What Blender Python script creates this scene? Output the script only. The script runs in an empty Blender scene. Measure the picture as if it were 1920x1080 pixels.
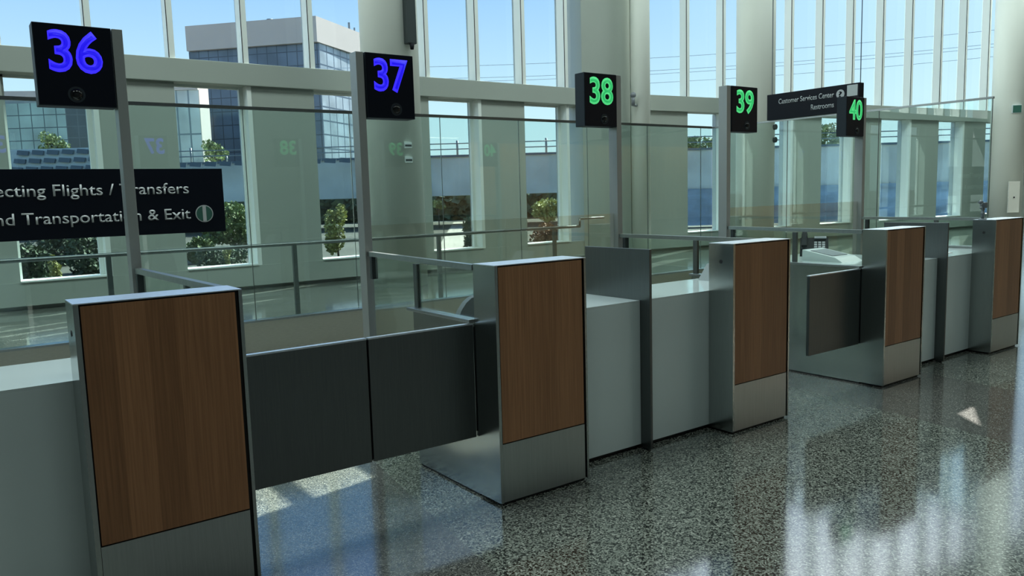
import bpy, bmesh, math, random
from mathutils import Vector, Matrix
random.seed(7)
S = bpy.context.scene
COL = S.collection

# ------------------------------------------------------------------ camera
CH = 1.62
FPX, YAW, PITCH, ROLL = 1474.72, 0.6295, 0.1169, -0.0284
Fv = Vector((math.sin(YAW)*math.cos(PITCH), math.cos(YAW)*math.cos(PITCH), -math.sin(PITCH)))
R0 = Vector((math.cos(YAW), -math.sin(YAW), 0)); U0 = R0.cross(Fv)
Rv = math.cos(ROLL)*R0 + math.sin(ROLL)*U0
Uv = -math.sin(ROLL)*R0 + math.cos(ROLL)*U0
cd = bpy.data.cameras.new('camera'); cam = bpy.data.objects.new('camera', cd); COL.objects.link(cam)
cd.sensor_width = 36; cd.lens = FPX/1920*36; cd.clip_start = 0.05; cd.clip_end = 1500
cam.matrix_world = Matrix(((Rv.x, Uv.x, -Fv.x, 0), (Rv.y, Uv.y, -Fv.y, 0), (Rv.z, Uv.z, -Fv.z, CH), (0, 0, 0, 1)))
S.camera = cam
def far(px, py, d):
    """point of the landscape d metres ahead of the viewer"""
    v = Fv + Rv*((px-960)/FPX) - Uv*((py-540)/FPX)
    return Vector((0, 0, CH)) + v*d

# ------------------------------------------------------------------ light and exposure
S.view_settings.view_transform = 'Standard'; S.view_settings.look = 'None'
S.view_settings.gamma = 1; S.view_settings.use_curve_mapping = False
S.view_settings.exposure = 0.0
S.cycles.use_denoising = True
S.cycles.transparent_max_bounces = 40
S.cycles.max_bounces = 10; S.cycles.diffuse_bounces = 5; S.cycles.glossy_bounces = 5
S.cycles.sample_clamp_indirect = 6
S.cycles.caustics_reflective = False
SUN_AZ, SUN_EL, CEIL = math.radians(22), math.radians(42), 15.0
sd = Vector((math.cos(SUN_AZ)*math.cos(SUN_EL), math.sin(SUN_AZ)*math.cos(SUN_EL), math.sin(SUN_EL)))  # towards the sun
sl = bpy.data.lights.new('sun', 'SUN'); sl.energy = 27.0; sl.angle = math.radians(0.1); sl.color = (1, .97, .92)
so = bpy.data.objects.new('sun', sl); COL.objects.link(so); so.rotation_euler = sd.to_track_quat('Z', 'Y').to_euler(); so.location = (10, 20, 40)
W = bpy.data.worlds.new('sky'); S.world = W; W.use_nodes = True
wn = W.node_tree.nodes; wl = W.node_tree.links
wc = wn.new('ShaderNodeTexCoord'); ws = wn.new('ShaderNodeSeparateXYZ'); wr = wn.new('ShaderNodeValToRGB')
wl.new(wc.outputs['Generated'], ws.inputs[0]); wl.new(ws.outputs['Z'], wr.inputs[0]); wl.new(wr.outputs[0], wn['Background'].inputs[0])
el = wr.color_ramp.elements
el[0].position = 0.0; el[0].color = (.80, 1.02, 1.06, 1)
el[1].position = 1.0; el[1].color = (.10, .26, .62, 1)
for p, c in ((.10, (.72, 1.0, 1.10, 1)), (.27, (.37, .67, 1.14, 1)), (.5, (.25, .49, .98, 1))):
    e = el.new(p); e.color = c
wn['Background'].inputs[1].default_value = 1.8
# brighter sky around the sun
wd = wn.new('ShaderNodeVectorMath'); wd.operation = 'DOT_PRODUCT'; wd.inputs[1].default_value = sd; wl.new(wc.outputs['Generated'], wd.inputs[0])
wm = wn.new('ShaderNodeMath'); wm.operation = 'MAXIMUM'; wm.inputs[1].default_value = 0; wl.new(wd.outputs['Value'], wm.inputs[0])
wp = wn.new('ShaderNodeMath'); wp.operation = 'POWER'; wp.inputs[1].default_value = 28; wl.new(wm.outputs[0], wp.inputs[0])
wg = wn.new('ShaderNodeMix'); wg.data_type = 'RGBA'; wg.blend_type = 'ADD'; wg.clamp_result = False; wg.clamp_factor = False
wl.new(wp.outputs[0], wg.inputs[0]); wl.new(wr.outputs[0], wg.inputs[6]); wg.inputs[7].default_value = (11, 10.6, 9.6, 1); wl.new(wg.outputs[2], wn['Background'].inputs[0])
FILL_FAR, FILL_NEAR = 850.0, 250.0
def area(name, loc, size, power, color=(.84, 1, .97)):
    l = bpy.data.lights.new(name, 'AREA'); l.shape = 'RECTANGLE'; l.size, l.size_y = size; l.energy = power; l.color = color
    o = bpy.data.objects.new(name, l); COL.objects.link(o); o.location = loc
    return o
for lx in (-6, 3, 12, 21, 31):
    area('ceiling_fill', (lx, 7.5, CEIL-.3), (6, 4), FILL_FAR)  # unseen fill, added for light bounced off the sunlit floor
    area('ceiling_fill', (lx, -5, CEIL-.3), (5, 3), FILL_NEAR)  # unseen fill, added to brighten the counter fronts

# ------------------------------------------------------------------ materials
def M(name, col=(.5, .5, .5), rough=.5, metal=0.0, spec=.5, emit=None, es=1.0):
    m = bpy.data.materials.new(name); m.use_nodes = True
    b = m.node_tree.nodes['Principled BSDF']
    b.inputs['Base Color'].default_value = (*col, 1); b.inputs['Roughness'].default_value = rough
    b.inputs['Metallic'].default_value = metal; b.inputs['Specular IOR Level'].default_value = spec
    if emit: b.inputs['Emission Color'].default_value = (*emit, 1); b.inputs['Emission Strength'].default_value = es
    return m
def nodes(m): return m.node_tree.nodes, m.node_tree.links, m.node_tree.nodes['Principled BSDF']
def noise_tint(m, scale, stretch, amt, coord='Object'):
    """a little uneven tone so that a surface is not one flat colour"""
    n, l, b = nodes(m); c = b.inputs['Base Color'].default_value[:]
    tc = n.new('ShaderNodeTexCoord'); mp = n.new('ShaderNodeMapping'); mp.inputs['Scale'].default_value = stretch
    nz = n.new('ShaderNodeTexNoise'); nz.inputs['Scale'].default_value = scale; nz.inputs['Detail'].default_value = 4
    r = n.new('ShaderNodeValToRGB')
    r.color_ramp.elements[0].position = .3; r.color_ramp.elements[1].position = .7
    r.color_ramp.elements[0].color = (*[x*(1-amt) for x in c[:3]], 1); r.color_ramp.elements[1].color = (*[x*(1+amt) for x in c[:3]], 1)
    l.new(tc.outputs[coord], mp.inputs[0]); l.new(mp.outputs[0], nz.inputs[0]); l.new(nz.outputs[0], r.inputs[0]); l.new(r.outputs[0], b.inputs['Base Color'])
    return m
def steel(name, col, rough, stretch=(40, 40, 1)):
    m = M(name, col, rough, 1.0); n, l, b = nodes(m)
    noise_tint(m, 6, stretch, .06)
    tc = n.new('ShaderNodeTexCoord'); mp = n.new('ShaderNodeMapping'); mp.inputs['Scale'].default_value = tuple(s*4 for s in stretch)
    nz = n.new('ShaderNodeTexNoise'); nz.inputs['Scale'].default_value = 4
    mr = n.new('ShaderNodeMapRange'); mr.inputs['To Min'].default_value = rough*.85; mr.inputs['To Max'].default_value = rough*1.2
    l.new(tc.outputs['Object'], mp.inputs[0]); l.new(mp.outputs[0], nz.inputs[0]); l.new(nz.outputs[0], mr.inputs[0]); l.new(mr.outputs[0], b.inputs['Roughness'])
    return m
def glass(name, tint, k=1.0, rough=0.0):
    m = bpy.data.materials.new(name); m.use_nodes = True; n = m.node_tree.nodes; l = m.node_tree.links; n.clear()
    out = n.new('ShaderNodeOutputMaterial'); mix = n.new('ShaderNodeMixShader'); tr = n.new('ShaderNodeBsdfTransparent'); gl = n.new('ShaderNodeBsdfGlossy')
    tr.inputs[0].default_value = (*tint, 1); gl.inputs[0].default_value = (1, 1, 1, 1); gl.inputs['Roughness'].default_value = rough
    ge = n.new('ShaderNodeNewGeometry'); mr = n.new('ShaderNodeMapRange'); mr.inputs['To Min'].default_value = 1.5; mr.inputs['To Max'].default_value = 1/1.5
    fr = n.new('ShaderNodeFresnel'); mu = n.new('ShaderNodeMath'); mu.operation = 'MULTIPLY'; mu.inputs[1].default_value = k
    l.new(ge.outputs['Backfacing'], mr.inputs[0]); l.new(mr.outputs[0], fr.inputs['IOR']); l.new(fr.outputs[0], mu.inputs[0]); l.new(mu.outputs[0], mix.inputs[0])
    l.new(tr.outputs[0], mix.inputs[1]); l.new(gl.outputs[0], mix.inputs[2]); l.new(mix.outputs[0], out.inputs[0])
    return m
def wood_mat():
    m = M('fir_wood', (.36, .17, .075), .42); n, l, b = nodes(m)
    tc = n.new('ShaderNodeTexCoord'); oi = n.new('ShaderNodeObjectInfo'); sp = n.new('ShaderNodeSeparateXYZ')
    l.new(tc.outputs['Object'], sp.inputs[0])
    ro = n.new('ShaderNodeMath'); ro.operation = 'MULTIPLY_ADD'; ro.inputs[1].default_value = 9.0
    l.new(oi.outputs['Random'], ro.inputs[0]); l.new(sp.outputs['X'], ro.inputs[2])
    st = n.new('ShaderNodeMath'); st.operation = 'MULTIPLY'; st.inputs[1].default_value = 9.0; l.new(ro.outputs[0], st.inputs[0])
    fl = n.new('ShaderNodeMath'); fl.operation = 'FLOOR'; l.new(st.outputs[0], fl.inputs[0])
    wnz = n.new('ShaderNodeTexWhiteNoise'); wnz.noise_dimensions = '1D'; l.new(fl.outputs[0], wnz.inputs['W'])
    r1 = n.new('ShaderNodeValToRGB'); r1.color_ramp.elements[0].color = (.23, .104, .045, 1); r1.color_ramp.elements[1].color = (.345, .163, .075, 1)
    l.new(wnz.outputs['Value'], r1.inputs[0])
    cx = n.new('ShaderNodeCombineXYZ'); l.new(ro.outputs[0], cx.inputs[0]); l.new(sp.outputs['Z'], cx.inputs[2])
    mp = n.new('ShaderNodeMapping'); mp.inputs['Scale'].default_value = (60, 1, 1.2); l.new(cx.outputs[0], mp.inputs[0])
    nz = n.new('ShaderNodeTexNoise'); nz.inputs['Scale'].default_value = 2; nz.inputs['Detail'].default_value = 5; nz.inputs['Distortion'].default_value = .4
    l.new(mp.outputs[0], nz.inputs[0])
    r2 = n.new('ShaderNodeValToRGB'); r2.color_ramp.elements[0].position = .3; r2.color_ramp.elements[1].position = .7
    r2.color_ramp.elements[0].color = (.72, .68, .64, 1); r2.color_ramp.elements[1].color = (1.12, 1.1, 1.08, 1)
    l.new(nz.outputs[0], r2.inputs[0])
    mx = n.new('ShaderNodeMix'); mx.data_type = 'RGBA'; mx.blend_type = 'MULTIPLY'; mx.inputs[0].default_value = 1
    l.new(r1.outputs[0], mx.inputs[6]); l.new(r2.outputs[0], mx.inputs[7]); l.new(mx.outputs[2], b.inputs['Base Color'])
    return m
def terrazzo():
    m = M('polished_terrazzo', (.3, .3, .28),   .13, 0, .6); n, l, b = nodes(m); b.inputs['IOR'].default_value = 2.1
    tc = n.new('ShaderNodeTexCoord'); sp = n.new('ShaderNodeSeparateXYZ'); l.new(tc.outputs['Object'], sp.inputs[0])
    def vor(scale, stops):
        v = n.new('ShaderNodeTexVoronoi'); v.inputs['Scale'].default_value = scale; l.new(tc.outputs['Object'], v.inputs['Vector'])
        s = n.new('ShaderNodeSeparateColor'); l.new(v.outputs['Color'], s.inputs[0])
        r = n.new('ShaderNodeValToRGB'); r.color_ramp.interpolation = 'CONSTANT'
        e = r.color_ramp.elements; e[0].position = 0; e[0].color = (*stops[0][1], 1); e[1].position = stops[1][0]; e[1].color = (*stops[1][1], 1)
        for p, c in stops[2:]:
            x = e.new(p); x.color = (*c, 1)
        l.new(s.outputs[0], r.inputs[0]); return r
    coarse = vor(135, [(0, (.010, .011, .010)), (.26, (.05, .054, .048)), (.46, (.155, .168, .145)), (.8, (.22, .235, .205)), (.93, (.34, .35, .31))])
    fine = vor(190, [(0, (.03, .03, .028)), (.3, (.085, .085, .077)), (.6, (.12, .12, .11)), (.88, (.22, .22, .2))])
    sk = n.new('ShaderNodeMath'); sk.operation = 'MULTIPLY_ADD'; sk.inputs[1].default_value = -.15; l.new(sp.outputs['Y'], sk.inputs[0]); l.new(sp.outputs['X'], sk.inputs[2])
    bands = None
    for a, w in ((.72, 1.3), (6.18-.6, 1.3), (10.9, 1.3), (16.2, 1.3), (-4.2, 1.3)):
        c = a + w/2 - .0
        cm = n.new('ShaderNodeMath'); cm.operation = 'COMPARE'; cm.inputs[1].default_value = c-.6; cm.inputs[2].default_value = w/2
        l.new(sk.outputs[0], cm.inputs[0])
        if bands is None: bands = cm
        else:
            ad = n.new('ShaderNodeMath'); ad.operation = 'MAXIMUM'; l.new(bands.outputs[0], ad.inputs[0]); l.new(cm.outputs[0], ad.inputs[1]); bands = ad
    mx = n.new('ShaderNodeMix'); mx.data_type = 'RGBA'
    l.new(bands.outputs[0], mx.inputs[0]); l.new(coarse.outputs[0], mx.inputs[6]); l.new(fine.outputs[0], mx.inputs[7])
    l.new(mx.outputs[2], b.inputs['Base Color'])
    nz = n.new('ShaderNodeTexNoise'); nz.inputs['Scale'].default_value = 3; l.new(tc.outputs['Object'], nz.inputs['Vector'])
    mr = n.new('ShaderNodeMapRange'); mr.inputs['To Min'].default_value = .085; mr.inputs['To Max'].default_value = .115
    l.new(nz.outputs[0], mr.inputs[0]); l.new(mr.outputs[0], b.inputs['Roughness'])
    return m
def grid_glass(name, glass_col, line_col, sx, sz, lw, spandrel=None):
    """curtain-wall cladding: panes with dark joints, laid out in metres along the UVs"""
    m = M(name, glass_col, .12, 0, .8); n, l, b = nodes(m)
    tc = n.new('ShaderNodeTexCoord'); sp = n.new('ShaderNodeSeparateXYZ'); l.new(tc.outputs['UV'], sp.inputs[0])
    def line(out, step, w):
        d = n.new('ShaderNodeMath'); d.operation = 'DIVIDE'; d.inputs[1].default_value = step; l.new(out, d.inputs[0])
        f = n.new('ShaderNodeMath'); f.operation = 'FRACT'; l.new(d.outputs[0], f.inputs[0])
        c = n.new('ShaderNodeMath'); c.operation = 'LESS_THAN'; c.inputs[1].default_value = w/step; l.new(f.outputs[0], c.inputs[0]); return c
    a, c = line(sp.outputs['X'], sx, lw), line(sp.outputs['Y'], sz, lw)
    mxm = n.new('ShaderNodeMath'); mxm.operation = 'MAXIMUM'; l.new(a.outputs[0], mxm.inputs[0]); l.new(c.outputs[0], mxm.inputs[1])
    nz = n.new('ShaderNodeTexNoise'); nz.inputs['Scale'].default_value = .25; l.new(tc.outputs['UV'], nz.inputs['Vector'])
    r = n.new('ShaderNodeValToRGB'); r.color_ramp.elements[0].position = .35; r.color_ramp.elements[1].position = .65
    r.color_ramp.elements[0].color = (*[x*.75 for x in glass_col], 1); r.color_ramp.elements[1].color = (*[min(1, x*1.25) for x in glass_col], 1)
    l.new(nz.outputs[0], r.inputs[0])
    mx = n.new('ShaderNodeMix'); mx.data_type = 'RGBA'; mx.inputs[7].default_value = (*line_col, 1)
    l.new(mxm.outputs[0], mx.inputs[0]); l.new(r.outputs[0], mx.inputs[6]); l.new(mx.outputs[2], b.inputs['Base Color'])
    return m
m_steel = steel('brushed_stainless', (.46, .485, .475), .32)
m_side_steel = steel('side_stainless', (.46, .485, .475), .2)
m_cap = steel('sky_bright_steel_cap', (.80, .84, .90), .36, (6, 6, 6))  # paler, bluer copy of the steel: sky reflection on top faces put into colour
m_wtop = M('white_worktop', (.60, .68, .68), .1)
m_gate = steel('dark_brushed_steel', (.15, .162, .162), .36)
m_rail = steel('rail_steel', (.42, .44, .44), .3, (6, 6, 6))
m_post = M('post_satin_aluminium', (.40, .415, .40), .42, .55)
m_drail = steel('dark_rail_steel', (.17, .185, .18), .38, (6, 6, 6))
m_base = steel('barrier_base_steel', (.6, .58, .5), .4, (3, 3, 30))
m_black = M('black_gap', (.008, .009, .01), .6)
m_sign = M('sign_black', (.006, .008, .014), .3, spec=.15)
m_signside = M('sign_housing_side', (.02, .028, .036), .5, spec=.3)
m_lens = M('camera_lens_black', (.004, .004, .005), .08)
m_wood = wood_mat()
m_white = noise_tint(M('white_solid_surface', (.60, .68, .68), .3), 2, (1, 1, 1), .03)
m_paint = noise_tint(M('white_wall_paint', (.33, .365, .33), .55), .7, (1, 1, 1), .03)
m_mull = M('mullion_grey_white', (.74, .78, .75), .4)
m_ceil = M('ceiling_paint', (.45, .46, .45), .7)
m_dark = noise_tint(M('dark_hall_wall', (.13, .14, .14), .6), .5, (1, 1, 1), .15)
m_hallwood = noise_tint(M('hall_wood_wall', (.4, .26, .14), .5), 1, (6, 6, .4), .2)
m_floor = terrazzo()
m_tall = glass('barrier_glass', (.895, .978, .962), 1.4)
m_side = glass('booth_side_glass', (.93, .975, .95), .9)
m_low = glass('bronze_screen_glass', (.955, .938, .895), 1.9)
m_win = glass('facade_glass', (.69, .72, .72), .3)
m_sky = glass('sun_opening_glass', (.95, .98, .96), .6)
m_col = noise_tint(M('column_white_paint', (.85, .88, .82), .45), .6, (1, 1, .2), .03)
m_spk = M('speaker_grey', (.035, .045, .046), .5, spec=.3)
m_txt = M('sign_lettering', (.55, .57, .58), .5)
m_green = M('sign_icon_green', (.03, .12, .09), .5)
m_blueled = M('blue_led', (.02, .02, .3), .4, emit=(.035, .02, 1.0), es=1.25)
m_bluecore = M('blue_led_core', (.02, .02, .3), .4, emit=(.012, .003, .78), es=1.0)
m_greenled = M('green_led', (.02, .3, .1), .4, emit=(.08, .62, .20), es=1.0)
m_greencore = M('green_led_core', (.02, .3, .1), .4, emit=(.02, .42, .11), es=1.0)
m_plast = M('black_plastic', (.012, .014, .017), .7, spec=.12)
m_grey = M('grey_plastic', (.16, .18, .2), .45)
m_midgrey = M('mid_grey_plastic', (.32, .36, .36), .45)
m_pale = M('pale_plastic', (.55, .6, .6), .4)
m_paper = M('white_paper', (.8, .8, .78), .6)
m_conc = noise_tint(M('concrete', (.70, .69, .62), .8), .35, (1, 1, 1), .2)
m_metal = M('galvanised_metal', (.22, .25, .26), .5, .6)
m_beige = noise_tint(M('beige_cladding', (.46, .43, .39), .7), .1, (1, 1, 1), .05)
m_bark = M('bark', (.08, .06, .045), .9)
m_wire = M('wire_black', (.10, .14, .18), .6)
m_ohw = M('overhead_wire_grey', (.3, .4, .48), .6)
m_bluefence = noise_tint(M('blue_mesh_fence', (.36, .50, .68), .7), .6, (1, 1, 3), .35)
m_path = noise_tint(M('pale_paving', (.36, .34, .30), .85), 1, (1, 1, 1), .1)
m_ground = noise_tint(M('ground_soil_grass', (.04, .044, .03), .95), .25, (1, 1, 1), .5)
def leafmat(name, c):
    return noise_tint(M(name, c, .7, spec=.25), 1.6, (1, 1, 1), .45)
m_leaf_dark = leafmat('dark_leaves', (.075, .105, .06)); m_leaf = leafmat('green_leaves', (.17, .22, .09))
m_leaf_y = leafmat('yellow_green_leaves', (.36, .37, .14)); m_leaf_r = leafmat('rusty_leaves', (.25, .15, .10))
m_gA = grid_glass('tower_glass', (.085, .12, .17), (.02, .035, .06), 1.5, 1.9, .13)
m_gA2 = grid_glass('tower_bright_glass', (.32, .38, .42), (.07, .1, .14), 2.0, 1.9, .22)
m_gB = grid_glass('low_block_glass', (.30, .40, .38), (.04, .08, .1), 1.45, 1.45, .11)
m_gB2 = grid_glass('low_block_dark_glass', (.035, .05, .07), (.08, .1, .12), 1.2, 1.3, .08)
m_gB3 = grid_glass('low_block_pale_glass', (.48, .55, .52), (.14, .2, .22), 1.3, 5.0, .18)

# ------------------------------------------------------------------ builders
class MB:
    def __init__(s): s.bm = bmesh.new()
    def box(s, x0, x1, y0, y1, z0, z1, bev=0):
        v = [s.bm.verts.new(p) for p in ((x0,y0,z0),(x1,y0,z0),(x1,y1,z0),(x0,y1,z0),(x0,y0,z1),(x1,y0,z1),(x1,y1,z1),(x0,y1,z1))]
        f = [s.bm.faces.new([v[i] for i in q]) for q in ((3,2,1,0),(4,5,6,7),(0,1,5,4),(1,2,6,5),(2,3,7,6),(3,0,4,7))]
        if bev:
            e = list({e for q in f for e in q.edges})
            bmesh.ops.bevel(s.bm, geom=e, offset=bev, segments=2, affect='EDGES', profile=.5)
        return s
    def prism(s, pts, vec):
        """polygon pts extruded by vec"""
        a = [s.bm.verts.new(p) for p in pts]; b = [s.bm.verts.new(Vector(p)+Vector(vec)) for p in pts]
        n = len(pts); fs = [s.bm.faces.new(a), s.bm.faces.new(b[::-1])]
        for i in range(n): fs.append(s.bm.faces.new((a[i], b[i], b[(i+1) % n], a[(i+1) % n])))
        bmesh.ops.recalc_face_normals(s.bm, faces=fs)
        return s
    def tube(s, a, b, r, seg=12, r2=None, cap=True):
        a, b = Vector(a), Vector(b); d = b-a; q = d.to_track_quat('Z', 'Y'); r2 = r if r2 is None else r2
        va = [s.bm.verts.new(a + q @ Vector((r*math.cos(t), r*math.sin(t), 0))) for t in [2*math.pi*i/seg for i in range(seg)]]
        vb = [s.bm.verts.new(b + q @ Vector((r2*math.cos(t), r2*math.sin(t), 0))) for t in [2*math.pi*i/seg for i in range(seg)]]
        for i in range(seg):
            f = s.bm.faces.new((va[i], va[(i+1) % seg], vb[(i+1) % seg], vb[i])); f.smooth = seg > 6
        if cap: s.bm.faces.new(va[::-1]); s.bm.faces.new(vb)
        return s
    def path(s, pts, r, seg=8):
        for a, b in zip(pts, pts[1:]): s.tube(a, b, r, seg)
        return s
    def bar(s, a, b, w, h):
        """box section w wide, h high from a to b, kept level"""
        a, b = Vector(a), Vector(b); d = (b-a).normalized(); side = d.cross(Vector((0, 0, 1)))
        side = side.normalized() if side.length > 1e-4 else Vector((1, 0, 0)); up = side.cross(d)
        o = [side*w/2*i + up*h/2*j for i, j in ((-1,-1),(1,-1),(1,1),(-1,1))]
        return s.prism([a+q for q in o], b-a)
    def ball(s, c, r, sc=(1, 1, 1), sub=2):
        bmesh.ops.create_icosphere(s.bm, subdivisions=sub, radius=r, matrix=Matrix.Translation(c) @ Matrix.Diagonal((*sc, 1)))
        return s
    def build(s, name, mat, parent=None, smooth=False):
        me = bpy.data.meshes.new(name)
        if parent is not None: bmesh.ops.translate(s.bm, verts=s.bm.verts, vec=-world(parent))
        s.bm.to_mesh(me); s.bm.free(); me.materials.append(mat)
        if smooth:
            for p in me.polygons: p.use_smooth = True
        o = bpy.data.objects.new(name, me); COL.objects.link(o)
        if parent is not None: o.parent = parent
        return o
def world(o):
    v = Vector((0, 0, 0))
    while o is not None: v += o.location; o = o.parent
    return v
def tag(o, label=None, cat=None, group=None, kind=None):
    for k, v in (('label', label), ('category', cat), ('group', group), ('kind', kind)):
        if v: o[k] = v
    return o
def thing(name, loc, label, cat, group=None):
    o = bpy.data.objects.new(name, None); COL.objects.link(o); o.location = loc; o.empty_display_size = .2
    return tag(o, label, cat, group)
def struct(o): o['kind'] = 'structure'; return o
def kids(o): return [c for c in bpy.data.objects if c.parent == o]
def copy_tree(o, parent=None):
    c = o.copy(); COL.objects.link(c)
    if parent is not None: c.parent = parent
    for ch in kids(o): copy_tree(ch, c)
    return c
def rbox(name, c, half, rz, mat, parent, z0, z1, bev=.006):
    mb = MB().box(-half[0], half[0], -half[1], half[1], z0, z1, bev)
    bmesh.ops.rotate(mb.bm, verts=mb.bm.verts, cent=(0, 0, 0), matrix=Matrix.Rotation(rz, 3, 'Z'))
    bmesh.ops.translate(mb.bm, verts=mb.bm.verts, vec=(c[0], c[1], 0))
    return mb.build(name, mat, parent)
def text(name, body, height, width, origin, xdir, ydir, mat, parent, depth=.004, bold=0.0, align='LEFT'):
    """lettering as a thin mesh; height is the capital height, width the overall run (None = natural)"""
    cu = bpy.data.curves.new('lettering', 'FONT'); cu.body = body; cu.size = 1; cu.extrude = 0; cu.offset = bold; cu.resolution_u = 4
    t = bpy.data.objects.new('lettering', cu); COL.objects.link(t)
    dg = bpy.context.evaluated_depsgraph_get(); me = bpy.data.meshes.new_from_object(t.evaluated_get(dg))
    bpy.data.objects.remove(t); bpy.data.curves.remove(cu)
    xs = [v.co.x for v in me.vertices]; x0, x1 = min(xs), max(xs)
    sy = height/.729; sx = sy if width is None else width/(x1-x0)
    off = x0 if align == 'LEFT' else (x1 if align == 'RIGHT' else (x0+x1)/2)
    xd, yd = Vector(xdir), Vector(ydir); nd = xd.cross(yd); base = Vector(origin) - (world(parent) if parent else Vector((0, 0, 0)))
    bm = bmesh.new(); bm.from_mesh(me)
    r = bmesh.ops.extrude_face_region(bm, geom=bm.faces[:])
    for v in r['geom']:
        if isinstance(v, bmesh.types.BMVert): v.co.z = depth/1.0
    for v in bm.verts:
        v.co = base + xd*((v.co.x-off)*sx) + yd*(v.co.y*sy) + nd*v.co.z
    bmesh.ops.recalc_face_normals(bm, faces=bm.faces)
    m2 = bpy.data.meshes.new(name); bm.to_mesh(m2); bm.free(); bpy.data.meshes.remove(me); m2.materials.append(mat)
    o = bpy.data.objects.new(name, m2); COL.objects.link(o)
    if parent is not None: o.parent = parent
    return o
def uv_face(bm, pts, uvl):
    """quad with UVs in metres"""
    f = bm.faces.new([bm.verts.new(p) for p in pts]); w = (Vector(pts[1])-Vector(pts[0])).length; h = (Vector(pts[3])-Vector(pts[0])).length
    for lp, uv in zip(f.loops, ((0, 0), (w, 0), (w, h), (0, h))): lp[uvl].uv = uv
    return f

# ------------------------------------------------------------------ the hall
XL, XR, YB = -14.0, 41.0, -15.0
FG = Vector((15.3, 15.0, 0)); A2 = math.radians(-7.0)             # second facade facet
FD = Vector((math.cos(A2), math.sin(A2), 0)); FN = Vector((-FD.y, FD.x, 0))
def f2(s, n, z): return FG + FD*s + FN*n + Vector((0, 0, z))
FEND = (XR-FG.x)/FD.x
corner_r = f2(FEND, .3, 0)
struct(MB().prism([(XL, YB, -.3), (XR, YB, -.3), (XR, corner_r.y, -.3), (15.3, 15.3, -.3), (XL, 15.3, -.3)], (0, 0, .3)).build('floor', m_floor))
struct(MB().box(XL-.2, XL, YB, 15.3, 0, CEIL).build('wall_left', m_dark))
struct(MB().box(XL, XR, YB-.2, YB, 0, CEIL).build('wall_back', m_dark))
struct(MB().box(XR, XR+.2, YB, corner_r.y, 0, CEIL).build('wall_right', m_paint))
struct(MB().box(19, XR-.05, YB, YB+.08, 0, 4.2).build('trim_3', m_hallwood))
for lx in (22, 26.5, 31, 36): area('wall_fill', (lx, YB+1.6, 5.4), (2.5, .6), 80, (1, .86, .66))  # unseen lights added so the wood wall reflects warm in the glass
# ceiling; two openings added to throw sun patches, eave added to shade facade
def to_roof(p, z=CEIL): return Vector((p[0], p[1], 0)) + sd*(z/sd.z)
patch = [to_roof(p) for p in ((.55, 3.86), (1.97, 4.10), (1.97, 6.2), (.55, 6.2))]  # opening shaped so the sun lands as a patch in the gate lane
tri = [to_roof(p) for p in ((5.72, 2.54), (6.01, 2.56), (5.525, 2.30))]  # opening cut to the outline of the small sun patch
bm = bmesh.new(); edges = []
outer = [Vector((XL-.3, YB-.3, CEIL)), Vector((XR+.3, YB-.3, CEIL)), f2(FEND, 2.8, CEIL), Vector((15.5, 17.8, CEIL)), Vector((XL-.3, 17.8, CEIL))]
for loop in (outer, patch, tri):
    vs = [bm.verts.new(p) for p in loop]
    for i in range(len(vs)): edges.append(bm.edges.new((vs[i], vs[(i+1) % len(vs)])))
bmesh.ops.triangle_fill(bm, use_beauty=True, use_dissolve=False, edges=edges)
r = bmesh.ops.extrude_face_region(bm, geom=bm.faces[:])
bmesh.ops.translate(bm, verts=[v for v in r['geom'] if isinstance(v, bmesh.types.BMVert)], vec=(0, 0, .03))
bmesh.ops.recalc_face_normals(bm, faces=bm.faces)
me = bpy.data.meshes.new('ceiling'); bm.to_mesh(me); bm.free(); me.materials.append(m_ceil)
o = bpy.data.objects.new('ceiling', me); COL.objects.link(o); struct(o)
rl = struct(MB().prism([p+Vector((0, 0, .04)) for p in [to_roof(q) for q in ((.5, 3.8), (2.05, 4.05), (2.05, 6.3), (.5, 6.3))]], (0, 0, .02)).build('window_40', m_sky))  # unseen pane over the added lane opening
a, b = to_roof((1.585, 3.5)), to_roof((1.585, 6.5))
MB().bar(a+Vector((0, 0, .1)), b+Vector((0, 0, .1)), .085, .06).build('shadow_bar', m_mull, rl)  # bar added to throw a shadow stripe across the lane patch

# facade, first facet (parallel to the counters): front of mullions at y 14.8, glass at y 15.1
YF, YG = 14.8, 15.1
def mx(k): return 2.32 + 1.282*k
SILL, T0, T1 = .45, 3.76, 4.16
wf = MB().box(XL, 13.05, YF, YG+.05, .07, SILL).box(XL, 13.05, YF+.12, YG+.05, 0, .07)      # curb under the windows, recessed foot
k = -12
while k < 8:
    if k % 2 == 0: wf.box(mx(k)+.06, mx(k+1)-.0, YF+.02, YG+.05, SILL, T0)                 # solid panels
    k += 1
wf.box(13.05, 14.68, YF-.02, YG+.3, 0, CEIL)                                              # full-height solid bay at the bend
wf.box(14.68, 15.4, YG, YG+.3, 0, CEIL)
struct(wf.build('wall_far', m_paint))
struct(MB().box(XL, 13.05, YF-.06, YG+.2, T0, T1, .01).build('trim_1', m_paint))
nwin = [0]
def pane_window(name_no, frame, pane):
    f = struct(frame.build('window_%d' % name_no, m_mull)); pane.build('pane', m_win, f); return f
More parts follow.
